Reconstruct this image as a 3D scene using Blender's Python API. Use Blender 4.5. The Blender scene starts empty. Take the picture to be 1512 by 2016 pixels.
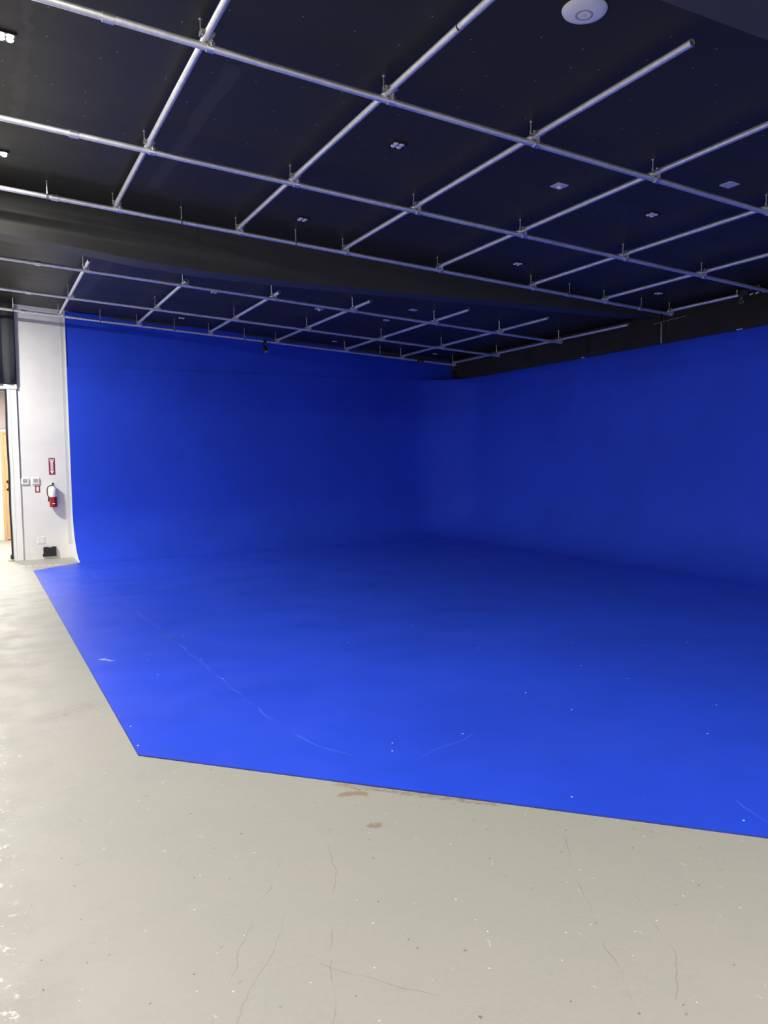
import bpy, bmesh, math, random
from mathutils import Matrix, Vector
random.seed(7)
SC = bpy.context.scene
COL = SC.collection
PI = math.pi

# ------------------------------------------------------------------ camera
EYE = 1.6633                                   # lens height above the floor (m)
RIGHT = (0.8871459966652878, -0.4612565355284162, -0.0146420296774773)
UPV = (0.042633967761836776, 0.05032428782535447, 0.9978225347464116)
FWD = (0.4595153157334757, 0.8858385149039264, -0.06431018674494991)
cam = bpy.data.cameras.new('camera'); cam_o = bpy.data.objects.new('camera', cam); COL.objects.link(cam_o)
cam.sensor_fit = 'VERTICAL'; cam.sensor_height = 36.0; cam.lens = 1546.285 / 2016 * 36
cam.clip_start = 0.05; cam.clip_end = 200
m = Matrix.Identity(4)
for i in range(3):
    m[i][0] = RIGHT[i]; m[i][1] = UPV[i]; m[i][2] = -FWD[i]
m[0][3], m[1][3], m[2][3] = 0, 0, EYE
cam_o.matrix_world = m
SC.camera = cam_o

# ------------------------------------------------------------------ view, world, lamps
SC.view_settings.view_transform = 'Standard'
SC.view_settings.look = 'None'
SC.view_settings.gamma = 1.0
SC.view_settings.use_curve_mapping = False
SC.view_settings.exposure = 0.0
w = bpy.data.worlds.new('world'); SC.world = w; w.use_nodes = True
w.node_tree.nodes['Background'].inputs[0].default_value = (0.6, 0.65, 0.75, 1)
w.node_tree.nodes['Background'].inputs[1].default_value = 0.02

SX = -0.0617125                                # roof slope towards the blue side wall
def zpipe(x, far=False): return EYE + (2.3778 if far else 2.45) + SX * (x - 4.9)
def zceil(x, far=False): return zpipe(x, far) + (0.20 if far else 0.155)

def area_lamp(name, loc, size, energy, color=(1, 0.97, 0.92), rot=(0, 0, 0), spread=PI):
    l = bpy.data.lights.new(name, 'AREA'); l.shape = 'DISK'; l.size = size; l.energy = energy
    l.color = color; l.spread = spread
    o = bpy.data.objects.new(name, l); COL.objects.link(o); o.location = loc; o.rotation_euler = rot
    return o
# the lit ceiling downlights: the columns left of the blue stage and those behind the camera
for lx, ly, p in ((-2.7, -2.2, 80), (-2.7, 1.6, 60), (-2.7, 5.0, 60), (-2.7, 8.0, 70), (-1.6, 13.2, 500), (3.3, -2.2, 400), (0.33, -2.2, 110), (0.33, 3.7, 100)):
    area_lamp('downlight_lamp', (lx, ly, zceil(lx, ly > 9.3) - 0.03), 0.5 if ly > 9.3 else 0.2, p)
# the lit column at the left edge of the picture
for ly, p in ((6.03, 95), (8.2, 20)):
    area_lamp('downlight_lamp', (0.33, ly, zceil(0.33) - 0.03), 0.14, p)
# lamp of the corridor behind the doorway
area_lamp('corridor_lamp', (0.2, 17.4, 3.3), 0.6, 220, (1, 0.96, 0.9))

# ------------------------------------------------------------------ material helpers
def newmat(name):
    mt = bpy.data.materials.new(name); mt.use_nodes = True
    nt = mt.node_tree; return mt, nt, nt.nodes['Principled BSDF']
def N(nt, t, **kw):
    n = nt.nodes.new(t)
    for k, v in kw.items(): setattr(n, k, v)
    return n
def inp(nt, sock, v):
    if isinstance(v, bpy.types.NodeSocket): nt.links.new(v, sock)
    else: sock.default_value = v
def math_n(nt, op, a, b=0.0, clamp=False):
    n = N(nt, 'ShaderNodeMath', operation=op); n.use_clamp = clamp
    inp(nt, n.inputs[0], a); inp(nt, n.inputs[1], b); return n.outputs[0]
def mixc(nt, f, a, b):
    n = N(nt, 'ShaderNodeMix', data_type='RGBA')
    inp(nt, n.inputs[0], f)
    for s, v in ((n.inputs[6], a), (n.inputs[7], b)):
        if isinstance(v, tuple) and len(v) == 3: v = (*v, 1)
        inp(nt, s, v)
    return n.outputs[2]
def objco(nt): return N(nt, 'ShaderNodeTexCoord').outputs['Object']
def noise(nt, co, scale, detail=3, rough=0.5, mapping=None):
    if mapping:
        mp = N(nt, 'ShaderNodeMapping'); inp(nt, mp.inputs[0], co); mp.inputs['Scale'].default_value = mapping; co = mp.outputs[0]
    n = N(nt, 'ShaderNodeTexNoise'); inp(nt, n.inputs['Vector'], co)
    n.inputs['Scale'].default_value = scale; n.inputs['Detail'].default_value = detail; n.inputs['Roughness'].default_value = rough
    return n.outputs[0]
def ramp(nt, v, a, b, va=0.0, vb=1.0):
    n = N(nt, 'ShaderNodeMapRange'); n.interpolation_type = 'SMOOTHSTEP'
    inp(nt, n.inputs[0], v); n.inputs[1].default_value = a; n.inputs[2].default_value = b
    n.inputs[3].default_value = va; n.inputs[4].default_value = vb
    return n.outputs[0]
def flecks(nt, co, scale, radius, keep, mapping=None):
    """sparse round specks: voronoi cells, only those whose random value exceeds keep"""
    if mapping:
        mp = N(nt, 'ShaderNodeMapping'); inp(nt, mp.inputs[0], co); mp.inputs['Scale'].default_value = mapping; co = mp.outputs[0]
    v = N(nt, 'ShaderNodeTexVoronoi', voronoi_dimensions='2D'); inp(nt, v.inputs['Vector'], co); v.inputs['Scale'].default_value = scale
    sp = N(nt, 'ShaderNodeSeparateColor'); nt.links.new(v.outputs['Color'], sp.inputs[0])
    a = ramp(nt, v.outputs['Distance'], radius, radius * 0.6)
    b = math_n(nt, 'GREATER_THAN', sp.outputs[0], keep)
    return math_n(nt, 'MULTIPLY', a, b)
def seg(nt, co, a, b, width, soft=0.5):
    """mask of a straight mark from a to b on the floor plane"""
    d = Vector((b[0] - a[0], b[1] - a[1], 0)); L2 = d.length_squared
    s = N(nt, 'ShaderNodeVectorMath', operation='SUBTRACT'); inp(nt, s.inputs[0], co); s.inputs[1].default_value = (a[0], a[1], 0)
    dt = N(nt, 'ShaderNodeVectorMath', operation='DOT_PRODUCT'); nt.links.new(s.outputs[0], dt.inputs[0]); dt.inputs[1].default_value = d / L2
    t = math_n(nt, 'MULTIPLY', dt.outputs['Value'], 1.0, True)
    sc = N(nt, 'ShaderNodeVectorMath', operation='SCALE'); sc.inputs[0].default_value = d; nt.links.new(t, sc.inputs['Scale'])
    df = N(nt, 'ShaderNodeVectorMath', operation='DISTANCE'); nt.links.new(s.outputs[0], df.inputs[0]); nt.links.new(sc.outputs[0], df.inputs[1])
    return ramp(nt, df.outputs['Value'], width, width * soft)
def maxall(nt, vs):
    r = vs[0]
    for v in vs[1:]: r = math_n(nt, 'MAXIMUM', r, v)
    return r
def warp(nt, co, scale, amount, flat=True):
    n = N(nt, 'ShaderNodeTexNoise'); inp(nt, n.inputs['Vector'], co); n.inputs['Scale'].default_value = scale; n.inputs['Detail'].default_value = 4
    s = N(nt, 'ShaderNodeVectorMath', operation='SUBTRACT'); nt.links.new(n.outputs['Color'], s.inputs[0]); s.inputs[1].default_value = (0.5, 0.5, 0.5)
    k = N(nt, 'ShaderNodeVectorMath', operation='MULTIPLY'); nt.links.new(s.outputs[0], k.inputs[0]); k.inputs[1].default_value = (amount, amount, 0 if flat else amount)
    a = N(nt, 'ShaderNodeVectorMath', operation='ADD'); inp(nt, a.inputs[0], co); nt.links.new(k.outputs[0], a.inputs[1])
    f = N(nt, 'ShaderNodeVectorMath', operation='MULTIPLY'); nt.links.new(a.outputs[0], f.inputs[0]); f.inputs[1].default_value = (1, 1, 0 if flat else 1)
    return f.outputs[0]
def bump(nt, bs, h, strength, dist=0.01):
    b = N(nt, 'ShaderNodeBump'); b.inputs['Strength'].default_value = strength; b.inputs['Distance'].default_value = dist
    inp(nt, b.inputs['Height'], h); nt.links.new(b.outputs[0], bs.inputs['Normal'])
def plain(name, col, rough=0.5, metal=0.0, var=0.12, scale=25, emit=None, strength=0):
    mt, nt, bs = newmat(name); co = objco(nt)
    n = noise(nt, co, scale, 3)
    nt.links.new(mixc(nt, n, tuple(c * (1 - var) for c in col), tuple(min(1, c * (1 + var)) for c in col)), bs.inputs['Base Color'])
    bs.inputs['Roughness'].default_value = rough; bs.inputs['Metallic'].default_value = metal
    if emit:
        bs.inputs['Emission Color'].default_value = (*emit, 1); bs.inputs['Emission Strength'].default_value = strength
    return mt

# concrete floor
def mat_floor():
    mt, nt, bs = newmat('painted_concrete'); co = objco(nt)
    big = noise(nt, co, 0.55, 5, 0.6); mid = noise(nt, co, 3.0, 5, 0.6); fine = noise(nt, co, 45, 4, 0.7)
    c = mixc(nt, ramp(nt, big, 0.35, 0.65), (0.345, 0.350, 0.300), (0.385, 0.355, 0.315))
    c = mixc(nt, ramp(nt, mid, 0.35, 0.75, 0, 0.35), c, (0.29, 0.29, 0.26))
    c = mixc(nt, ramp(nt, fine, 0.3, 0.7, 0, 0.22), c, (0.42, 0.42, 0.38))
    wp = warp(nt, co, 4.0, 0.10); wf = warp(nt, co, 15, 0.085)
    cracks = [((1.06, 3.02), (0.75, 2.55)), ((0.75, 2.55), (0.50, 2.12)), ((1.02, 2.75), (0.62, 2.20)),
              ((1.36, 3.2), (1.12, 2.62)), ((1.12, 2.62), (0.86, 2.02)),
              ((2.38, 2.86), (2.06, 2.37)), ((2.06, 2.37), (1.82, 1.91)), ((1.82, 1.91), (1.62, 1.5)),
              ((2.16, 2.14), (2.00, 1.80)), ((2.00, 1.80), (1.80, 1.58)), ((0.95, 2.32), (1.3, 1.9)), ((0.37, 4.86), (0.68, 5.3))]
    cm = maxall(nt, [seg(nt, wp, a, b, 0.004, 0.2) for a, b in cracks])
    brk = ramp(nt, noise(nt, co, 6, 3), 0.42, 0.6)
    c = mixc(nt, math_n(nt, 'MULTIPLY', math_n(nt, 'MULTIPLY', cm, brk), 0.35), c, (0.18, 0.17, 0.15))
    # bare brown patches where the paint has come off, and the worn strip along the blue edge
    pm = maxall(nt, [seg(nt, wf, (1.57, 3.50), (1.66, 3.47), 0.034), seg(nt, wf, (1.63, 3.56), (1.66, 3.52), 0.016),
                     seg(nt, wf, (1.53, 3.14), (1.57, 3.13), 0.026)])
    c = mixc(nt, math_n(nt, 'MULTIPLY', pm, 0.75), c, (0.27, 0.185, 0.13))
    sm = maxall(nt, [seg(nt, wf, (1.60, 3.64), (2.16, 3.04), 0.030)])
    c = mixc(nt, math_n(nt, 'MULTIPLY', sm, ramp(nt, noise(nt, co, 30, 4), 0.35, 0.65, 0.1, 0.75)), c, (0.24, 0.17, 0.12))
    # grey scuffed area beside the stage edge and near the doorway
    sc = maxall(nt, [seg(nt, wp, (0.35, 5.5), (0.66, 5.75), 0.16, 0.1), seg(nt, wp, (0.45, 9.05), (0.52, 9.0), 0.06, 0.2)])
    c = mixc(nt, math_n(nt, 'MULTIPLY', sc, ramp(nt, noise(nt, co, 14, 5, 0.7, (1, 3, 1)), 0.45, 0.62, 0, 0.5)), c, (0.20, 0.20, 0.21))
    # specks: white paint drops, dark grit, scratches
    c = mixc(nt, math_n(nt, 'MULTIPLY', flecks(nt, warp(nt, co, 30, 0.02), 9, 0.040, 0.84), 0.75), c, (0.72, 0.71, 0.66))
    c = mixc(nt, math_n(nt, 'MULTIPLY', flecks(nt, warp(nt, co, 25, 0.03), 7, 0.035, 0.78), 0.7), c, (0.10, 0.095, 0.085))
    c = mixc(nt, math_n(nt, 'MULTIPLY', flecks(nt, warp(nt, co, 9, 0.10), 2.6, 0.030, 0.72, (1, 4, 1)), 0.45), c, (0.13, 0.12, 0.11))
    c = mixc(nt, math_n(nt, 'MULTIPLY', flecks(nt, warp(nt, co, 8, 0.15), 2.4, 0.03, 0.78, (5, 1, 1)), 0.5), c, (0.66, 0.65, 0.60))
    edge = seg(nt, wp, (0.02, 5.6), (0.0, 2.2), 0.10, 0.1)
    c = mixc(nt, math_n(nt, 'MULTIPLY', edge, ramp(nt, noise(nt, co, 18, 5, 0.75), 0.56, 0.62, 0, 0.85)), c, (0.75, 0.74, 0.68))
    nt.links.new(c, bs.inputs['Base Color'])
    nt.links.new(ramp(nt, mid, 0.3, 0.7, 0.42, 0.58), bs.inputs['Roughness'])
    bump(nt, bs, math_n(nt, 'ADD', fine, math_n(nt, 'MULTIPLY', cm, -1.5)), 0.12, 0.004)
    return mt
# blue stage paint
BLUE = (0.020, 0.070, 0.70)
def mat_blue(floor):
    mt, nt, bs = newmat('blue_stage_floor_paint' if floor else 'blue_wall_paint'); co = objco(nt)
    big = noise(nt, co, 0.9, 5, 0.6)
    c = mixc(nt, ramp(nt, big, 0.3, 0.7), tuple(x * 0.93 for x in BLUE), tuple(x * 1.06 for x in BLUE))
    if floor:
        wp = warp(nt, co, 3.0, 0.10); wf = warp(nt, co, 14, 0.10)
        pts = [(1.53, 14.1), (1.56, 9.1), (1.60, 7.4), (1.62, 5.3), (1.66, 4.4), (1.83, 3.92)]
        j = maxall(nt, [seg(nt, wp, pts[i], pts[i + 1], 0.012, 0.2) for i in range(5)] + [seg(nt, co, (7.82, 5.5), (7.88, 11.6), 0.010, 0.3), seg(nt, wp, (3.2, 2.5), (3.1, 2.2), 0.006, .3), seg(nt, wp, (2.6, 3.9), (1.9, 3.65), 0.005, .3)])
        c = mixc(nt, math_n(nt, 'MULTIPLY', math_n(nt, 'MULTIPLY', j, ramp(nt, noise(nt, co, 2.5), 0.4, 0.6)), 0.22), c, (0.20, 0.26, 0.72))
        st = maxall(nt, [seg(nt, wf, (1.57, 7.82), (1.64, 7.35), 0.05, .1), seg(nt, wf, (1.56, 7.75), (1.88, 7.52), 0.045, .1)])
        c = mixc(nt, math_n(nt, 'MULTIPLY', st, ramp(nt, noise(nt, co, 20, 5), 0.42, 0.62, 0, 0.7)), c, (0.035, 0.06, 0.30))
        wh = maxall(nt, [seg(nt, wf, (0.90, 7.03), (0.96, 6.93), 0.028, .3)])
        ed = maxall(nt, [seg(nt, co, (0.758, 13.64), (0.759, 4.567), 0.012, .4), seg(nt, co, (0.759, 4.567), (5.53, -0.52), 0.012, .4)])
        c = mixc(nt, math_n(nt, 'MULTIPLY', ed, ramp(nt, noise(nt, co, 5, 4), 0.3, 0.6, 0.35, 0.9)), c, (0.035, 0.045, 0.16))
        c = mixc(nt, math_n(nt, 'MULTIPLY', wh, 0.45), c, (0.7, 0.75, 0.85))
        c = mixc(nt, math_n(nt, 'MULTIPLY', flecks(nt, co, 2.3, 0.016, 0.72), 0.85), c, (0.72, 0.76, 0.82))
        c = mixc(nt, math_n(nt, 'MULTIPLY', flecks(nt, warp(nt, co, 9, 0.1), 2.1, 0.02, 0.75, (1, 4, 1)), 0.25), c, (0.25, 0.32, 0.75))
        c = mixc(nt, math_n(nt, 'MULTIPLY', flecks(nt, warp(nt, co, 11, 0.1), 1.7, 0.02, 0.75, (3, 1, 1)), 0.35), c, (0.015, 0.03, 0.25))
    nt.links.new(c, bs.inputs['Base Color'])
    if floor: nt.links.new(ramp(nt, noise(nt, co, 1.6, 4), 0.3, 0.7, 0.38, 0.46), bs.inputs['Roughness'])
    else: bs.inputs['Roughness'].default_value = 0.75
    bs.inputs['Specular IOR Level'].default_value = 0.5 if floor else 0.22
    bump(nt, bs, noise(nt, co, 60, 3), 0.05, 0.003)
    return mt
def mat_ceiling():
    mt, nt, bs = newmat('black_ceiling_paint'); co = objco(nt)
    wp = warp(nt, co, 1.5, 0.5, False)
    n = noise(nt, wp, 1.2, 5, 0.65, (0.35, 1.6, 1)); p = noise(nt, co, 0.5, 2)
    c = mixc(nt, ramp(nt, n, 0.62, 0.72, 0, 0.5), (0.036, 0.034, 0.021), (0.052, 0.050, 0.038))
    scr = flecks(nt, co, 2.9, 0.022, 0.35)
    c = mixc(nt, math_n(nt, 'MULTIPLY', scr, 0.75), c, (0.42, 0.42, 0.45))
    # patched filler smears beside the first cross pipe and at the left fixture
    c = mixc(nt, math_n(nt, 'MULTIPLY', maxall(nt, [seg(nt, warp(nt, co, 5, .12), (1.75, 5.6), (1.72, 8.3), 0.07, 0.6), seg(nt, warp(nt, co, 6, .25), (0.42, 5.2), (0.42, 7.4), 0.05, 0.3), seg(nt, warp(nt, co, 5, .2), (1.75, 11.5), (1.62, 14.2), 0.10, 0.5)]), 0.5), c, (0.075, 0.070, 0.055))
    nt.links.new(c, bs.inputs['Base Color'])
    nt.links.new(ramp(nt, n, 0.3, 0.7, 0.40, 0.48), bs.inputs['Roughness'])
    bs.inputs['Specular IOR Level'].default_value = 0.30
    bump(nt, bs, noise(nt, co, 14, 4, 0.6, (0.5, 1.5, 1)), 0.10, 0.006)
    return mt
def mat_white_wall():
    mt, nt, bs = newmat('white_wall_paint'); co = objco(nt)
    n = noise(nt, co, 2.0, 5, 0.6)
    c = mixc(nt, ramp(nt, n, 0.35, 0.7), (0.80, 0.79, 0.77), (0.74, 0.73, 0.715))
    c = mixc(nt, math_n(nt, 'MULTIPLY', flecks(nt, warp(nt, co, 6, .2, False), 3.0, 0.03, 0.7, (1, 1, 3)), 0.35), c, (0.45, 0.44, 0.42))
    nt.links.new(c, bs.inputs['Base Color']); bs.inputs['Roughness'].default_value = 0.6
    return mt
def mat_pipe():
    mt, nt, bs = newmat('galvanised_steel'); co = objco(nt)
    n = noise(nt, co, 18, 4, 0.6); n2 = noise(nt, co, 2.5, 3)
    c = mixc(nt, ramp(nt, n, 0.3, 0.7), (0.76, 0.76, 0.77), (0.90, 0.90, 0.90))
    nt.links.new(c, bs.inputs['Base Color']); bs.inputs['Metallic'].default_value = 0.85
    nt.links.new(ramp(nt, n2, 0.3, 0.7, 0.48, 0.60), bs.inputs['Roughness'])
    return mt
def mat_fabric(name, col):
    mt, nt, bs = newmat(name); co = objco(nt)
    wv = noise(nt, co, 220, 2); n = noise(nt, co, 3, 4)
    c = mixc(nt, n, tuple(x * 0.75 for x in col), tuple(x * 1.3 for x in col))
    nt.links.new(c, bs.inputs['Base Color']); bs.inputs['Roughness'].default_value = 0.9
    bs.inputs['Specular IOR Level'].default_value = 0.1; bs.inputs['Sheen Weight'].default_value = 0.15
    bump(nt, bs, wv, 0.1, 0.001)
    return mt
def mat_wood():
    mt, nt, bs = newmat('honey_wood'); co = objco(nt)
    g = noise(nt, co, 6, 5, 0.6, (9, 9, 0.7))
    c = mixc(nt, ramp(nt, g, 0.3, 0.7), (0.55, 0.34, 0.16), (0.66, 0.45, 0.24))
    nt.links.new(c, bs.inputs['Base Color']); bs.inputs['Roughness'].default_value = 0.4
    return mt
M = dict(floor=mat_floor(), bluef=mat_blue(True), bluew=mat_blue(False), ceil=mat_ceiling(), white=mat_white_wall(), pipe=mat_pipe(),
         beam=plain('black_beam_paint', (0.054, 0.053, 0.046), 0.55, 0, .25, 3), drape=mat_fabric('black_duvetyne', (0.030, 0.029, 0.027)),
         curtain=mat_fabric('charcoal_curtain', (0.055, 0.058, 0.066)), wood=mat_wood(),
         zinc=plain('zinc_plated_steel', (0.80, 0.80, 0.78), 0.32, 0.9, .2, 60), dull=plain('weathered_zinc', (0.34, 0.33, 0.27), 0.5, 0.7, .3, 50),
         whitepl=plain('white_plastic', (0.80, 0.80, 0.80), 0.4, 0, .03), trim=plain('white_trim_paint', (0.82, 0.82, 0.80), 0.45, 0, .05, 8),
         greypl=plain('grey_plastic', (0.36, 0.36, 0.35), 0.4, 0, .1), blackpl=plain('black_plastic', (0.018, 0.018, 0.018), 0.45, 0, .2),
         red=plain('red_enamel', (0.30, 0.012, 0.022), 0.35, 0, .1), redsign=plain('red_sign_print', (0.28, 0.014, 0.05), 0.45, 0, .06),
         whitesign=plain('white_sign_print', (0.82, 0.80, 0.80), 0.45, 0, .03), lens=plain('unlit_clear_lens', (0.70, 0.70, 0.80), 0.22, 0, .05),
         litlens=plain('lit_lens', (0.9, 0.9, 0.9), 0.3, 0, .02, 25, (1, 0.97, 0.92), 9.0), tape=plain('white_tape', (0.88, 0.87, 0.85), 0.5, 0, .08),
         yellow=plain('yellow_tape', (0.62, 0.68, 0.14), 0.5, 0, .1), mauve=plain('mauve_wall_paint', (0.50, 0.43, 0.42), 0.6, 0, .05, 3),
         grey=plain('grey_lintel_paint', (0.30, 0.30, 0.28), 0.6, 0, .1, 5), bronze=plain('dark_bronze', (0.045, 0.025, 0.015), 0.35, .7, .1),
         edge=plain('grey_edge_shade', (0.60, 0.61, 0.60), 0.7, 0, .06, 6), blueplate=plain('pale_cover_plate', (0.60, 0.62, 0.72), 0.35, 0, .05))

# ------------------------------------------------------------------ mesh helpers
class MB:
    def __init__(s): s.v = []; s.f = []
    def add(s, vs, fs):
        b = len(s.v); s.v += [tuple(v) for v in vs]; s.f += [tuple(i + b for i in f) for f in fs]; return s
    def box(s, x0, x1, y0, y1, z0, z1):
        vs = [(x, y, z) for z in (z0, z1) for y in (y0, y1) for x in (x0, x1)]
        return s.add(vs, [(0, 2, 3, 1), (4, 5, 7, 6), (0, 1, 5, 4), (2, 6, 7, 3), (0, 4, 6, 2), (1, 3, 7, 5)])
    def tube(s, a, b, r, n=14, r2=None, hollow=0):
        a = Vector(a); b = Vector(b); d = (b - a).normalized(); r2 = r if r2 is None else r2
        u = d.orthogonal().normalized(); w_ = d.cross(u)
        vs = []
        for p, rr in ((a, r), (b, r2)):
            for k in range(n):
                t = 2 * PI * k / n; vs.append(p + (u * math.cos(t) + w_ * math.sin(t)) * rr)
        fs = [(k, (k + 1) % n, n + (k + 1) % n, n + k) for k in range(n)]
        if hollow:
            for p, rr, dd in ((a, hollow, 0), (b, hollow, 0), (a, hollow, .12), (b, hollow, -.12)):
                for k in range(n):
                    t = 2 * PI * k / n; vs.append(p + d * dd + (u * math.cos(t) + w_ * math.sin(t)) * rr)
            for k in range(n):
                j = (k + 1) % n
                fs += [(j, k, 2 * n + k, 2 * n + j), (n + k, n + j, 3 * n + j, 3 * n + k), (2 * n + j, 2 * n + k, 4 * n + k, 4 * n + j), (3 * n + k, 3 * n + j, 5 * n + j, 5 * n + k)]
            fs += [tuple(4 * n + k for k in range(n)), tuple(5 * n + k for k in reversed(range(n)))]
        else:
            fs += [tuple(reversed(range(n))), tuple(range(n, 2 * n))]
        return s.add(vs, fs)
    def path(s, pts, r, n=8):
        pts = [Vector(p) for p in pts]; vs = []; fs = []; u = None
        for i, p in enumerate(pts):
            d = (pts[min(i + 1, len(pts) - 1)] - pts[max(i - 1, 0)]).normalized()
            u = d.orthogonal().normalized() if u is None else (u - d * u.dot(d)).normalized()
            w_ = d.cross(u)
            vs += [p + (u * math.cos(2 * PI * k / n) + w_ * math.sin(2 * PI * k / n)) * r for k in range(n)]
        for i in range(len(pts) - 1):
            for k in range(n):
                j = (k + 1) % n; fs.append((i * n + k, i * n + j, (i + 1) * n + j, (i + 1) * n + k))
        fs += [tuple(reversed(range(n))), tuple((len(pts) - 1) * n + k for k in range(n))]
        return s.add(vs, fs)
    def lathe(s, prof, axis_o, n=24, axis='Z'):
        """prof: list of (radius, height)"""
        o = Vector(axis_o); vs = []; fs = []
        for r, h in prof:
            for k in range(n):
                t = 2 * PI * k / n; a, b = r * math.cos(t), r * math.sin(t)
                vs.append(o + (Vector((a, b, h)) if axis == 'Z' else Vector((a, h, b))))
        for i in range(len(prof) - 1):
            for k in range(n):
                j = (k + 1) % n; fs.append((i * n + k, i * n + j, (i + 1) * n + j, (i + 1) * n + k))
        fs += [tuple(reversed(range(n))), tuple((len(prof) - 1) * n + k for k in range(n))]
        return s.add(vs, fs)
    def prism(s, poly, y0, y1, axis='Y'):
        n = len(poly)
        f = (lambda p, y: (p[0], y, p[1])) if axis == 'Y' else ((lambda p, y: (p[0], p[1], y)) if axis == 'Z' else (lambda p, y: (y, p[0], p[1])))
        return s.add([f(p, y0) for p in poly] + [f(p, y1) for p in poly],
                     [tuple(range(n)), tuple(reversed(range(n, 2 * n)))] + [(k, n + k, n + (k + 1) % n, (k + 1) % n) for k in range(n)])
    def grid(s, rows):
        nr, nc = len(rows), len(rows[0])
        return s.add([p for r in rows for p in r], [(i * nc + j, i * nc + j + 1, (i + 1) * nc + j + 1, (i + 1) * nc + j) for i in range(nr - 1) for j in range(nc - 1)])
    def mesh(s, name, smooth=False, bevel=0):
        me = bpy.data.meshes.new(name); me.from_pydata(s.v, [], s.f)
        bm = bmesh.new(); bm.from_mesh(me); bmesh.ops.recalc_face_normals(bm, faces=bm.faces)
        if bevel: bmesh.ops.bevel(bm, geom=list(bm.edges), offset=bevel, segments=2, affect='EDGES', profile=0.5)
        bm.to_mesh(me); bm.free()
        if smooth:
            me.polygons.foreach_set('use_smooth', [True] * len(me.polygons))
            me.set_sharp_from_angle(angle=math.radians(40))
        me.update(); return me
    def build(s, name, mat, parent=None, smooth=False, bevel=0):
        me = s.mesh(name, smooth, bevel); me.materials.append(M[mat]); return put(name, me, parent)
def put(name, me, parent=None, loc=None, rot=None):
    o = bpy.data.objects.new(name, me); COL.objects.link(o)
    if parent: o.parent = parent
    if loc is not None: o.location = loc
    if rot is not None: o.rotation_euler = rot
    return o
def tag(o, label=None, cat=None, group=None, kind=None):
    for k, v in (('label', label), ('category', cat), ('group', group), ('kind', kind)):
        if v: o[k] = v
    return o
def empty(name, loc=(0, 0, 0), rot=(0, 0, 0)):
    o = bpy.data.objects.new(name, None); COL.objects.link(o); o.location = loc; o.rotation_euler = rot; o.empty_display_size = 0.1; return o
def struct(o, label=None): return tag(o, label, kind='structure')
def text_mesh(body, size, name):
    cu = bpy.data.curves.new(name, 'FONT'); cu.body = body; cu.size = size; cu.align_x = 'CENTER'; cu.align_y = 'CENTER'; cu.extrude = 0.0006
    o = bpy.data.objects.new(name, cu); COL.objects.link(o); bpy.context.view_layer.update()
    me = bpy.data.meshes.new_from_object(o.evaluated_get(bpy.context.evaluated_depsgraph_get()))
    bpy.data.objects.remove(o); bpy.data.curves.remove(cu); me.name = name; return me

# ------------------------------------------------------------------ the room shell
XW, YW = 9.75, 15.31          # blue side wall and back wall planes
XL, YF, XR = -7.0, -5.0, 9.85
HC = 3.455                    # top of the curved blue set
YB0, YB1 = 9.2, 9.5           # dropped beam
struct(MB().box(XL - .2, XR + .2, YF - .2, 20.4, -0.2, 0).build('floor', 'floor'), 'worn pale grey painted concrete floor')
cb = MB()
for x0, x1, y0, y1, far in ((XL - .2, XR + .2, YF - .2, YB0 + .15, False), (XL - .2, XR + .2, YB0 + .15, YW + .3, True)):
    a, b = zceil(x0, far), zceil(x1, far)
    cb.add([(x0, y0, a), (x1, y0, b), (x1, y1, b), (x0, y1, a), (x0, y0, a + .2), (x1, y0, b + .2), (x1, y1, b + .2), (x0, y1, a + .2)],
           [(0, 1, 2, 3), (4, 7, 6, 5), (0, 4, 5, 1), (1, 5, 6, 2), (2, 6, 7, 3), (3, 7, 4, 0)])
struct(cb.build('ceiling', 'ceil'), 'sloping black painted ceiling above the pipe grid')
prof = [(-3.2, EYE + 2.86), (0.34, EYE + 2.419), (1.24, EYE + 2.343), (1.70, EYE + 2.287), (2.47, EYE + 2.236), (3.83, EYE + 2.215), (9.8, EYE + 2.222)]
poly = prof + [(9.8, zceil(9.8) + .05), (-3.2, zceil(-3.2) + .05)]
for nm, y0, y1, lab in (('trim_1', YB0, YB1, 'deep black ceiling beam between the front and rear pipe grids'), ('trim_2', 2.55, 2.9, 'black ceiling beam at the top right corner above the camera')):
    struct(MB().prism(poly, y0, y1).build(nm, 'beam'), lab)
# panel joint on the beam face
struct(MB().box(2.385, 2.40, YB0 - .006, YB0, EYE + 2.25, zceil(2.4) - .002).build('trim_3', 'beam'), 'raised joint strip on the black beam face')
struct(MB().box(XL - .15, XL, YF, YW, 0, 5.2).build('wall_left', 'white'))
struct(MB().box(XL, XR, YF - .15, YF, 0, 5.2).build('wall_front', 'white'))
struct(MB().box(XR, XR + .15, YF, YW + .2, 0, 4.3).build('wall_right', 'beam'))
# white back wall: strip right of the doorway, above it, and left of it
wb = MB().box(0.53, 1.60, YW, YW + .14, 0, zceil(0.53, True) + .05).box(-1.2, 0.53, YW, YW + .14, 3.02, zceil(-1.2, True) + .05).box(XL, -1.2, YW, YW + .14, 0, 5.2)
wall_back = struct(wb.build('wall_back', 'white'), 'white painted wall strip beside the doorway')
struct(MB().box(1.455, 1.528, YW - .004, YW, 0.25, zceil(1.5, True)).build('trim_4', 'edge', None), 'grey painted shade strip along the white wall edge')  # shade beside the set's end, painted as a greyer strip

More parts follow.
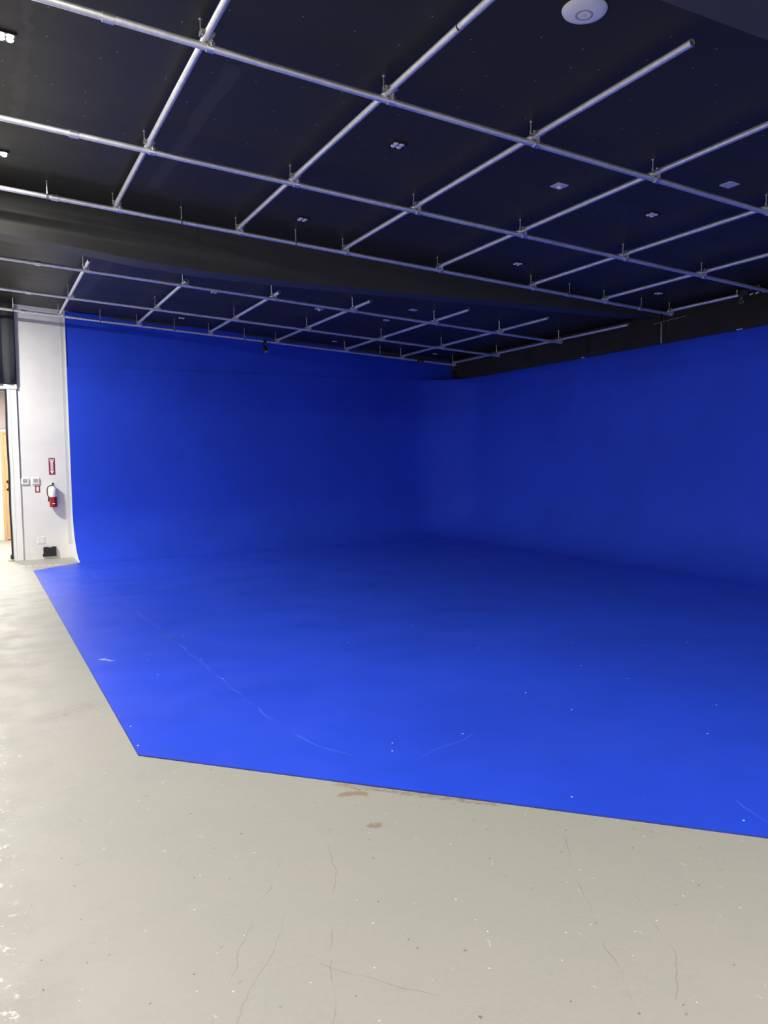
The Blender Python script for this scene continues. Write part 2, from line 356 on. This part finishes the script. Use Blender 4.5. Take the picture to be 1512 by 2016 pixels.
# blue set: flat wall up to the ceiling with a ragged painted top edge, black above
top = []
NX = 60
for i in range(NX + 1):
    x = 1.54 + (XR - 1.54) * i / NX
    dip = max(0.004, 0.022 + 0.018 * math.sin(x * 2.3 + 1.2) + 0.008 * math.sin(x * 7.7 + 1) + 0.05 * min(1, max(0, (x - 5.0) / 3)))
    if x < 1.75: dip = 0.01
    top.append((x, min(zceil(x, True), zceil(x, True) - dip)))
mb = MB(); yb = YW - .004
mb.grid([[(x, yb, 2.0) for x, z in top], [(x, yb, z) for x, z in top]])
mb.grid([[(x, yb, z) for x, z in top], [(x, yb + .02, z) for x, z in top]])
struct(mb.build('wall_back_blue', 'bluew'), 'flat blue back wall rising to the ceiling above the curved set')
struct(MB().box(1.6, XR, YW + .001, YW + .15, 0, 4.4).build('wall_back_black', 'beam'), 'black strip of wall above the ragged blue paint edge')

def cyc_profile(r, n=14):
    p = [(r + 0.0, 0.0065)]
    for k in range(1, n + 1):
        t = PI / 2 * k / n; p.append((r - r * math.sin(t), 0.0065 + r - r * math.cos(t)))
    for z in (1.3, 1.9, 2.5, 3.0, HC): p.append((0, z))
    return p
RC, RV = 0.92, 1.10
path = [((1.54, YW - .02), (0, -1))]
for x in (2.5, 3.5, 4.5, 5.5, 6.5, 7.5): path.append(((x, YW - .02), (0, -1)))
cx, cy = XW - RV, YW - .02 - RV
for k in range(17):
    t = PI / 2 * (1 - k / 16); path.append(((cx + RV * math.cos(t), cy + RV * math.sin(t)), (-math.cos(t), -math.sin(t))))
for y in (12, 10, 8, 6, 4, 2, 0.6): path.append(((XW, y), (-1, 0)))
rows = []
for o_, z in cyc_profile(RC): rows.append([(p[0] + n_[0] * o_, p[1] + n_[1] * o_, z) for p, n_ in path])
mb = MB().grid(rows)
# ledge on top of the set, back to the walls
lt = [(p[0], p[1], HC) for p, n_ in path]; lb = [(min(XR, p[0] - n_[0] * .12) if abs(n_[0]) > .3 else p[0], YW, HC) if p[1] > cy else (XR, p[1], HC) for p, n_ in path]
mb.grid([lt, lb])
cyc = struct(mb.build('wall_cyclorama', 'bluew', None, True), 'seamless blue screen wall curving into the floor and round the corner')
# white edge cap that follows the curve at the left end of the set
cp = [(YW - .02 - o_, z) for o_, z in cyc_profile(RC)]
struct(MB().prism([(YW, 0.0), (YW - .02 - RC - .04, 0.0)] + cp + [(YW - .02, zceil(1.54, True) - .005), (YW, zceil(1.54, True) - .005)], 1.522, 1.541, 'X').build('trim_5', 'trim'), 'thin white edge trim following the curved end of the blue wall')
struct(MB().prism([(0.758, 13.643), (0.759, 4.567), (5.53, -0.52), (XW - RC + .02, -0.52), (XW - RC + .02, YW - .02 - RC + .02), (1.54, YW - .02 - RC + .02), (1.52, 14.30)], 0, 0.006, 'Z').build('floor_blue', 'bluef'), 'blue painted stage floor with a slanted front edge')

# ------------------------------------------------------------------ doorway and the corridor beyond it
fr = struct(empty('door_1'), 'white framed open doorway under the dark curtain')
MB().box(0.525, 0.60, YW - .03, YW + .14, 0, 3.02).build('jamb', 'trim', fr, False, .004)
MB().box(0.60, 0.70, YW - .026, YW + .0, 0, 3.02).build('architrave', 'trim', fr, False, .003)
MB().box(-1.3, 0.712, YW - .04, YW + .0, 3.02, 3.105).build('header', 'trim', fr, False, .004)
MB().box(-1.2, 0.525, YW + .02, YW + .13, 2.985, 3.02).build('header_stop', 'grey', fr)
MB().box(0.45, 0.62, YW - .02, YW + .14, 0.0, 0.012).build('threshold', 'dull', fr)
YC = 19.8
struct(MB().box(-3, 3, YC, YC + .15, 0, 2.52).box(-3, 3, YC + .03, YC + .15, 2.5, 3.6).build('wall_corridor', 'white'), 'pale corridor wall seen through the doorway')
struct(MB().box(-3, 3, YC - .0, YC + .03, 2.53, 3.6).build('wall_corridor_upper', 'mauve'), 'mauve upper part of the corridor wall')
struct(MB().box(-3, 3, YC - .01, YC, 2.515, 2.535).build('trim_6', 'grey'), 'dark line under the mauve corridor wall')
struct(MB().box(-3, 3, YW + .14, YC + .15, 3.6, 3.7).build('ceiling_corridor', 'white'))
struct(MB().box(2.85, 3, YW + .14, YC, 0, 3.6).build('wall_corridor_right', 'white'))
struct(MB().box(-3.0, -2.85, YW + .14, YC, 0, 3.6).build('wall_corridor_left', 'white'))
dd = empty('wooden_door', (0.56, YC - .03, 0)); tag(dd, 'honey coloured wooden door with dark pull handle seen through the doorway', 'door')
MB().box(0.03, 0.95, -0.03, 0.02, 0.02, 2.40).build('leaf', 'wood', dd, False, .004)
MB().box(-0.03, 0.03, -0.045, 0.03, 0.0, 2.46).box(0.03, 0.95, -0.045, 0.03, 2.405, 2.46).build('frame', 'wood', dd, False, .004)
hd = MB().path([(0.085, -0.03, 1.33), (0.085, -0.075, 1.32), (0.10, -0.085, 1.27), (0.10, -0.085, 1.21), (0.085, -0.075, 1.16), (0.085, -0.03, 1.15)], 0.011)
hd.lathe([(0.03, 0), (0.03, .006)], (0.085, -0.037, 1.33), 12, 'Y').lathe([(0.03, 0), (0.03, .006)], (0.085, -0.037, 1.15), 12, 'Y')
hd.build('pull_handle', 'bronze', dd, True)['label'] = 'dark bronze pull handle'
# black brush seal hanging down the jamb
st = empty('brush_seal', (0.52, YW - .035, 0)); tag(st, 'thin black seal strip running down the inner edge of the white door jamb', 'seal strip')
MB().path([(0.0 + .004 * math.sin(z * 5), 0, z) for z in [0.06 + k * 0.148 for k in range(21)]], 0.014, 8).build('strip', 'blackpl', st, True)
MB().lathe([(0.010, -.04), (0.026, -.03), (0.026, .03), (0.012, .05)], (-.006, 0, 0.07), 10).build('end_knot', 'blackpl', st, True)
cbz = MB().path([(0.712, YW - .045, 3.10), (0.712, YW - .012, 3.07), (0.703, YW - .008, 3.0), (0.704, YW - .008, 2.2), (0.703, YW - .008, 1.45)], 0.006, 8)
tag(cbz.build('cable', 'blackpl', None, True), 'thin black cable running down beside the white door frame', 'cable')
# dark curtain above the doorway
rows = []
xs = [-3.0 + k * (3.71 / 90) for k in range(91)]
for z in (3.11, 3.6, 4.1, 4.6):
    rows.append([(x, YW - .065 - .022 * math.sin(x * 34) - .010 * math.sin(x * 13 + z), min(z, zceil(x, True) - .01)) for x in xs])
cu = MB().grid(rows); cm = cu.mesh('pleated_curtain', True); cm.materials.append(M['curtain'])
co_ = put('pleated_curtain', cm); md = co_.modifiers.new('thickness', 'SOLIDIFY'); md.thickness = 0.006
tag(co_, 'dark charcoal pleated curtain hanging above the white doorway', 'curtain')

# ------------------------------------------------------------------ things on the white wall
YP = YW - .0
# arrow sign
sg = empty('arrow_sign', (1.226, YP, 1.663)); tag(sg, 'tall red sign with white downward arrow above the fire extinguisher', 'sign')
MB().box(-.052, .052, -.004, 0, -.150, .150).build('backing', 'redsign', sg)
aw = [(-.036, .135), (-.018, .125), (0, .119), (.018, .125), (.036, .135), (.030, .080), (.020, .080), (.020, -.085), (.036, -.085), (0, -.138), (-.036, -.085), (-.020, -.085), (-.020, .080), (-.030, .080)]
MB().prism(aw, -.0052, -.004).build('arrow', 'whitesign', sg)
for body, size, z, rz in (('FIRE', .028, .102, 0), ('EXTINGUISHER', .024, -.012, PI / 2)):
    me = text_mesh(body, size, 'lettering'); me.materials.append(M['redsign'])
    o = put('lettering', me, sg, (0, -.0056, z)); o.rotation_euler = (Matrix.Rotation(PI / 2, 4, 'X') @ Matrix.Rotation(-rz, 4, 'Z')).to_euler()
# fire extinguisher
ex = empty('fire_extinguisher', (1.222, YP - .070, 0.935)); tag(ex, 'red fire extinguisher with black hose hanging on the white wall', 'extinguisher')
MB().lathe([(.02, -.004), (.058, 0), (.064, .012), (.064, .18)], (0, 0, 0), 24).build('cylinder', 'red', ex, True)
MB().lathe([(.064, .18), (.0645, .181), (.0645, .285), (.060, .315), (.042, .345), (.022, .360), (.02, .37)], (0, 0, 0), 24).build('label_sleeve', 'whitesign', ex, True)['label'] = 'white label wrapped round the upper half'
MB().lathe([(.020, .360), (.020, .375), (.014, .378), (.014, .395)], (0, 0, 0), 14).build('valve_neck', 'zinc', ex, True)
MB().box(-.012, .012, -.07, .02, .392, .404).build('carry_handle', 'blackpl', ex, False, .003)
MB().prism([(-.07, .425), (.02, .405), (.02, .412), (-.07, .435)], -.011, .011, 'X').build('squeeze_lever', 'blackpl', ex)
MB().path([(-.01, -.015, .385), (-.05, -.02, .385), (-.088, -.015, .35), (-.098, -.01, .29), (-.092, -.008, .22), (-.072, -.006, .165)], .009, 8).build('hose', 'blackpl', ex, True)
MB().tube((-.078, -.006, .10), (-.074, -.006, .17), .012, 10, .010).build('nozzle', 'blackpl', ex, True)
MB().lathe([(.0655, .085), (.0655, .115)], (0, 0, 0), 24).build('band', 'red', ex, True)
MB().prism([(-.030, .062), (0, .075), (.030, .062), (0, .050)], -.0665, -.058).build('emblem', 'whitesign', ex)
MB().box(-.016, .016, .055, .0695, .36, .44).box(-.016, .016, .0, .07, .385, .392).build('wall_bracket', 'zinc', ex)
MB().lathe([(.014, 0), (.014, .008)], (.018, -.028, .385), 12, 'Y').build('gauge', 'whitesign', ex)
# two thermostats
for x, lab in ((0.776, 'white square thermostat nearest the door frame'), (0.948, 'white square thermostat above the small red card')):
    t = empty('thermostat', (x, YP, 1.405)); tag(t, lab, 'thermostat', 'thermostats on the white wall')
    MB().box(-.062, .062, -.028, 0, -.055, .055).build('housing', 'whitepl', t, False, .006)
    MB().box(-.036, .036, -.030, -.027, -.026, .040).build('display', 'greypl', t)
# small red framed card
rc_ = empty('small_card', (0.975, YP, 1.258)); tag(rc_, 'small red bordered card below the right thermostat', 'sign')
MB().box(-.040, .040, -.003, 0, -.060, .060).build('border', 'redsign', rc_)
MB().prism([(-.020, -.038), (.022, -.038), (.022, .030), (.010, .046), (-.012, .046), (-.020, .030)], -.0042, -.003).build('centre_panel', 'whitesign', rc_)
# quad outlet
ol = empty('wall_outlet', (0.998, YP, 0.340)); tag(ol, 'white four socket wall outlet near the floor', 'outlet')
MB().box(-.062, .062, -.007, 0, -.062, .062).build('cover_plate', 'whitepl', ol, False, .003)
for dx in (-.028, .028):
    for dz in (-.024, .024):
        so = MB().lathe([(.017, 0), (.017, -.003)], (dx, -.007, dz), 14, 'Y').build('socket', 'trim', ol)
        MB().box(dx - .008, dx - .005, -.0108, -.0098, dz - .002, dz + .008).box(dx + .005, dx + .008, -.0108, -.0098, dz - .002, dz + .008).build('slots', 'blackpl', so)
# black taped vent
vt = empty('floor_vent', (1.141, YP, 0.045)); tag(vt, 'black ribbed vent box low on the white wall', 'vent')
MB().box(-.115, .100, -.045, 0, 0, .160).box(-.128, -.10, -.042, 0, 0, .045).box(-.110, -.03, -.044, 0, .155, .170).box(.03, .100, -.044, 0, .155, .172).build('housing', 'blackpl', vt, False, .003)
for k in range(6): MB().box(-.10, .088, -.053, -.043, .018 + k * .023, .028 + k * .023).build('slat', 'blackpl', vt)
# tape dashes on the floor
tl = empty('tape_line', (0.30, 14.36, 0)); tag(tl, 'dashed white tape line on the concrete in front of the white wall', 'tape')
dash = MB().box(-.038, .038, -.022, .022, 0, .0012).mesh('dash'); dash.materials.append(M['tape'])
for k in range(12):
    put('dash', dash, tl, (-0.30 + k * 0.105, 0.04 - k * 0.0105 + .006 * random.uniform(-1, 1), 0.0003), (0, 0, random.uniform(-.08, .04)))

# ------------------------------------------------------------------ black drapes above the side wall
for y0, y1, lab in ((10.75, 15.22, 'black drape above the blue wall, in the far corner'), (9.10, 10.74, 'narrow black drape between the corner drape and the pale edged gap'), (3.0, 9.08, 'long black drape above the blue wall nearest the camera')):
    n = int((y1 - y0) * 16) + 2; rows = []
    for z in (HC - .004, 3.6, 3.75, 4.1):
        r = []
        for k in range(n):
            y = y0 + (y1 - y0) * k / (n - 1); e = math.exp(-(min(y - y0, y1 - y) / .22) ** 2)
            r.append((XW - .03 + .012 * math.sin(y * 9 + z) + .028 * e * math.sin(y * 42), y, min(z, zceil(XW, y > YB0) - .02)))
        rows.append(r)
    me = MB().grid(rows).mesh('black_drape', True); me.materials.append(M['drape'])
    o = put('black_drape', me); md = o.modifiers.new('thickness', 'SOLIDIFY'); md.thickness = .006; tag(o, lab, 'drape', 'black drapes above the side wall')
ps = MB().box(XW - .065, XW - .05, 9.082, 9.112, HC + .002, 3.775)
tag(ps.build('batten', 'greypl', None, False, .003), 'pale grey upright batten between two black drapes', 'batten')
tag(MB().path([(XW - .06, 9.25, 3.775), (XW - .062, 9.08, 3.79), (XW - .062, 8.8, 3.80), (XW - .06, 8.6, 3.805)], .005, 6).build('wire', 'dull', None, True), 'thin wire along the top of the batten', 'wire')
tag(MB().path([(9.62, 15.1, 3.78), (9.62, 15.1, 3.70), (9.64, 15.02, 3.71), (9.67, 14.9, 3.66), (9.68, 14.85, 3.60)], .006, 6).build('hanging_wire', 'dull', None, True), 'bent wire hanging at the far end of the black drapes', 'wire')
for y, lab in ((7.68, 'white tag on the blue wall edge nearest the camera'), (10.92, 'white tag on the blue wall edge below the corner drape')):
    tag(MB().box(XW - .045, XW + .01, y - .05, y + .05, HC + .0005, HC + .012).build('paper_tag', 'tape', None, False, .002), lab, 'tag', 'white tags on the blue wall edge')

# ------------------------------------------------------------------ pipe grid
PX = [1.419, 2.729, 4.037, 5.357, 6.841, 8.149, 9.452]
PY = [5.129, 7.000, 8.713, 11.254, 13.158, 14.795]
PR = 0.0235
ORD = ['first', 'second', 'third', 'fourth', 'fifth', 'sixth', 'seventh']
ROW = ['nearest long pipe of the front grid', 'middle long pipe of the front grid', 'last long pipe of the front grid',
       'nearest long pipe of the rear grid', 'middle long pipe of the rear grid', 'last long pipe of the rear grid']
DY = 0.047                                        # cross pipes lie on top of the long pipes
coup = MB().lathe([(.0235, -.035), (.031, -.035), (.031, .035), (.0235, .035)], (0, 0, 0), 16).mesh('coupling', True); coup.materials.append(M['zinc'])
slope = math.atan(SX)
def along_x(o, x, y, z): o.location = (x, y, z); o.rotation_euler = (0, PI / 2 - slope, 0)
xends = [9.68, 9.49, 9.49, 9.49, 9.49, 9.49]
for i, y in enumerate(PY):
    far = i >= 3; x0, x1 = -6.5, xends[i]
    o = MB().tube((x0, y, zpipe(x0, far)), (x1, y, zpipe(x1, far)), PR, 18, None, .019).build('long_pipe', 'pipe', None, True)
    tag(o, 'galvanised steel ' + ROW[i] + (', before the black beam' if not far else ', behind the black beam'), 'pipe', 'long pipes of the ceiling grid')
    for cxp in [0.83] + ([7.48, 8.853] if i == 2 else []):
        c = put('coupling', coup, o); along_x(c, cxp, y, zpipe(cxp, far))
yend_far = [10.86, 11.15, 10.98, 10.66, 10.25, 9.97, 9.57]
def cross(y0, y1, x, far, lab):
    z = zpipe(x, far) + DY
    o = MB().tube((x, y0, z), (x, y1, z), PR, 18, None, .019).build('cross_pipe', 'pipe', None, True)
    tag(o, lab, 'pipe', 'cross pipes of the ceiling grid')
for j, x in enumerate(PX):
    y0 = 7.49 if j == 6 else (3.56 if j != 1 else 4.175)
    cross(y0, PY[2] + .03, x, False, ORD[j] + ' cross pipe from the left in the front grid')
    cross(yend_far[j], PY[5] + .03, x, True, ORD[j] + ' cross pipe from the left in the rear grid')
cross(3.4, 4.16, PX[1], False, 'short end length butted to the second cross pipe, at the top edge')

# clamps: threaded rod to the ceiling, strap round the long pipe, saddle on the cross pipe, bolts
def arc_band(r, w_, a0, a1, thick, n=14):
    mb = MB(); rows = []
    for rr, x in ((r, -w_ / 2), (r, w_ / 2), (r + thick, w_ / 2), (r + thick, -w_ / 2), (r, -w_ / 2)):
        rows.append([(x, rr * math.cos(a0 + (a1 - a0) * k / n), rr * math.sin(a0 + (a1 - a0) * k / n)) for k in range(n + 1)])
    return mb.grid(rows)
strap = arc_band(PR + .001, .048, -PI * 1.05, PI * .05, .007)
strap.box(-.024, .024, PR, PR + .005, 0, .030).box(-.024, .024, -PR - .005, -PR, 0, .030)
strap_me = strap.mesh('pipe_strap', True); strap_me.materials.append(M['zinc'])
sad = MB()
sb = arc_band(PR + .001, .060, -PI * .05, PI * 1.05, .005)
sad.add([(v[1], v[0], v[2]) for v in sb.v], sb.f)
sad.box(-PR - .02, -PR - .001, -.04, .04, -.008, .004).box(PR + .001, PR + .02, -.04, .04, -.008, .004)
sad_me = sad.mesh('saddle', True); sad_me.materials.append(M['dull'])
bolt_me = MB().tube((0, 0, -.018), (0, 0, .022), .006, 8).tube((0, 0, .010), (0, 0, .020), .011, 6).mesh('bolt', True); bolt_me.materials.append(M['zinc'])
rods = {}
def rod_mesh(h):
    k = round(h, 3)
    if k not in rods:
        me = MB().tube((0, 0, 0), (0, 0, k), .0055, 8).tube((0, 0, .0), (0, 0, .028), .010, 6).tube((0, 0, k - .006), (0, 0, k), .014, 8).mesh('threaded_rod', True)
        me.materials.append(M['zinc']); rods[k] = me
    return rods[k]
def clamp(x, y, far, lab):
    z = zpipe(x, far); t = empty('grid_clamp', (x, y, z)); tag(t, lab, 'clamp', 'clamps of the ceiling pipe grid')
    put('pipe_strap', strap_me, t, (.034, 0, 0), (0, -slope, 0))
    put('saddle', sad_me, t, (0, -.06, DY))
    put('bolt', bolt_me, t, (.034, -PR - .012, .018)); put('bolt', bolt_me, t, (-.034, -.07, DY))
    h = zceil(x - .02, far) - (z + .05)
    put('threaded_rod', rod_mesh(h), t, (-.03, -.02, .05), (0, 0, 0))
vis = [range(0, 5), range(0, 6), range(0, 7), range(0, 7), range(0, 7), range(0, 7)]
SHORT = ['nearest front pipe', 'middle front pipe', 'last front pipe', 'nearest rear pipe', 'middle rear pipe', 'last rear pipe']
for i in range(6):
    for j in vis[i]:
        clamp(PX[j], PY[i], i >= 3, 'zinc clamp and rod where the ' + SHORT[i] + ' meets ' + ORD[j] + ' cross pipe')
def hanger(x, i, lab):
    far = i >= 3; z = zpipe(x, far); t = empty('rod_hanger', (x, PY[i], z)); tag(t, lab, 'hanger', 'rod hangers between the clamps')
    put('threaded_rod', rod_mesh(zceil(x, far) - z - PR), t, (0, 0, PR))
    ring = arc_band(PR + .001, .02, -PI, PI, .003, 16).build('ring', 'dull', t, True)
for k, x in enumerate((0.76, 2.10, 3.417, 7.50, 8.87)): hanger(x, 2, 'thin rod hanger, ' + ORD[k] + ' from the left on the last front pipe')
for k, x in enumerate((0.684, 2.078, 3.374, 4.706, 7.635)): hanger(x, 5, 'thin rod hanger, ' + ORD[k] + ' from the left on the last rear pipe')

# ------------------------------------------------------------------ ceiling fittings
def downlight(x, y, far, lit, lab):
    t = empty('downlight', (x, y, zceil(x, far)), (0, -slope, 0)); tag(t, lab, 'downlight', 'four lens ceiling downlights')
    MB().box(-.068, .068, -.068, .068, -.008, 0).box(-.068, .068, -.068, -.06, -.014, -.008).box(-.068, .068, .06, .068, -.014, -.008).box(-.068, -.06, -.06, .06, -.014, -.008).box(.06, .068, -.06, .06, -.014, -.008).build('trim_plate', 'blackpl', t)
    for dx in (-.027, .027):
        for dy in (-.027, .027):
            MB().lathe([(.024, -.008), (.024, -.013), (.016, -.020), (.004, -.023)], (dx, dy, 0), 14).build('lens', 'litlens' if lit else 'lens', t, True)
for x, y, far, lit, lab in (
    (3.32, 6.05, False, False, 'four lens downlight beside the nearest front pipe, near the second cross pipe'), (3.34, 8.30, False, False, 'four lens downlight just before the last front pipe, left of the third cross pipe'),
    (6.33, 6.08, False, False, 'four lens downlight right of the fourth cross pipe in the front grid'), (6.30, 8.31, False, False, 'four lens downlight near the last front pipe, between fourth and fifth cross pipes'),
    (8.82, 8.34, False, False, 'four lens downlight near the black drape, rightmost of the front grid'), (0.305, 6.00, False, True, 'lit four lens downlight at the upper left edge'),
    (0.335, 8.19, False, True, 'lit four lens downlight at the left edge before the last front pipe'), (3.41, 12.2, True, False, 'four lens downlight behind the nearest rear pipe, near second cross pipe'),
    (3.45, 14.53, True, False, 'four lens downlight close to the blue back wall, leftmost of the rear grid'), (6.50, 12.33, True, False, 'four lens downlight just under the nearest rear pipe, near the fifth cross pipe'),
    (6.62, 14.83, True, False, 'four lens downlight close to the blue back wall, middle of the rear grid'), (8.98, 14.78, True, False, 'four lens downlight in the far corner of the rear grid')):
    downlight(x, y, far, lit, lab)
for x, y, far, knob, lab in ((5.05, 6.01, False, True, 'square pale cover plate with a small knob between third and fourth cross pipes'), (6.32, 5.13, False, False, 'plain square cover plate right of the fourth cross pipe'),
                             (5.22, 12.3, True, True, 'square cover plate behind the nearest rear pipe'), (6.5, 11.38, True, False, 'plain cover plate before the nearest rear pipe')):
    t = empty('cover_plate', (x, y, zceil(x, far)), (0, -slope, 0)); tag(t, lab, 'cover plate', 'cover plates on the black ceiling')
    MB().box(-.062, .062, -.062, .062, -.008, 0).build('plate', 'blueplate', t, False, .002)
    if knob: MB().lathe([(.018, -.008), (.024, -.016), (.020, -.030), (.006, -.036)], (0, 0, 0), 12).build('knob', 'whitepl', t, True)
# round wireless access point
ap = empty('access_point', (3.365, 3.775, zceil(3.365)), (0, -slope, 0)); tag(ap, 'round white access point on the ceiling at the top edge', 'access point')
MB().lathe([(.09, 0), (.125, -.004), (.135, -.012), (.128, -.024), (.10, -.036), (.06, -.043), (.0015, -.046)], (0, 0, 0), 48).build('housing', 'whitepl', ap, True)
MB().lathe([(.0520, -.0440), (.0520, -.0449), (.0532, -.0448), (.0532, -.0438)], (0, 0, 0), 40).build('ring', 'greypl', ap, True)
um = MB().path([(-.010, .010, -.0462), (-.010, -.002, -.0462), (-.006, -.009, -.0462), (0, -.011, -.0462), (.006, -.009, -.0462), (.010, -.002, -.0462), (.010, .010, -.0462)], .0016, 6)
um.build('emblem', 'greypl', ap, True)

# ------------------------------------------------------------------ black gear hanging from the grid
z6 = zpipe(5.107, True)
sp = empty('small_spotlight', (5.107, PY[5], z6)); tag(sp, 'small black spotlight hanging from the last rear pipe against the blue wall', 'spotlight')
MB().box(-.03, .03, -.035, .035, -.035, .035).build('clamp', 'blackpl', sp, False, .006)
MB().path([(-.045, 0, -.12), (-.045, 0, -.05), (0, 0, -.035), (.045, 0, -.05), (.045, 0, -.12)], .007, 6).build('yoke', 'blackpl', sp, True)
bd = MB().tube((-.015, .03, -.075), (.02, -.04, -.20), .036, 16, .046).build('body', 'blackpl', sp, True)
MB().tube((.02, -.04, -.20), (.0215, -.043, -.2055), .040, 16).build('lens', 'greypl', bd, True)
MB().tube((.05, 0, -.05), (.10, 0, -.04), .008, 8).lathe([(.018, -.012), (.018, .012)], (.10, 0, -.04), 10).build('knob', 'blackpl', sp, True)
ck = empty('pipe_hook', (8.60, PY[5], zpipe(8.60, True))); tag(ck, 'black pipe clamp gripping the last rear pipe near the corner', 'clamp')
MB().box(-.07, -.01, -.035, .035, -.04, .04).box(.02, .075, -.035, .035, -.032, .035).build('jaw', 'blackpl', ck, False, .008)
MB().path([(-.04, -.03, -.03), (0, -.04, -.055), (.05, -.03, -.03)], .006, 6).build('safety_wire', 'dull', ck, True)
g = empty('clamp_lamp', (9.44, 7.34, zpipe(9.44) + DY)); tag(g, 'black clamp lamp with cable and ring at the end of the rightmost front cross pipe', 'lamp')
MB().box(-.04, .04, -.03, .10, -.03, .05).build('clamp', 'blackpl', g, False, .01)
MB().tube((0, -.04, .03), (0, -.22, .06), .035, 14, .05).build('body', 'blackpl', g, True)
MB().path([(.035 * math.cos(2 * PI * k / 20), .10, -.095 + .035 * math.sin(2 * PI * k / 20)) for k in range(21)], .004, 6).build('ring', 'greypl', g, True)
MB().path([(0, .10, -.06), (0, .10, -.02)], .004, 6).build('ring_wire', 'greypl', g, True)
yt = MB().add([(-.075, .13, .015), (-.045, .13, .005), (-.030, .13, .055), (-.060, .13, .065), (-.075, .135, .015), (-.045, .135, .005), (-.030, .135, .055), (-.060, .135, .065)], [(0, 1, 2, 3), (7, 6, 5, 4), (0, 4, 5, 1), (1, 5, 6, 2), (2, 6, 7, 3), (3, 7, 4, 0)]).build('tape_flag', 'yellow', g); yt['label'] = 'yellow tape flag'
MB().path([(0, 0, -.02), (0, -.06, -.035), (0, -.13, -.02), (.01, -.22, -.03), (.02, -.4, 0)], .006, 6).build('lamp_cable', 'blackpl', g, True)
for yy in (-.03, -.12, -.23):
    MB().tube((0, yy, -.03), (0, yy - .05, -.022), .011, 10).build('connector', 'whitepl', g, True)
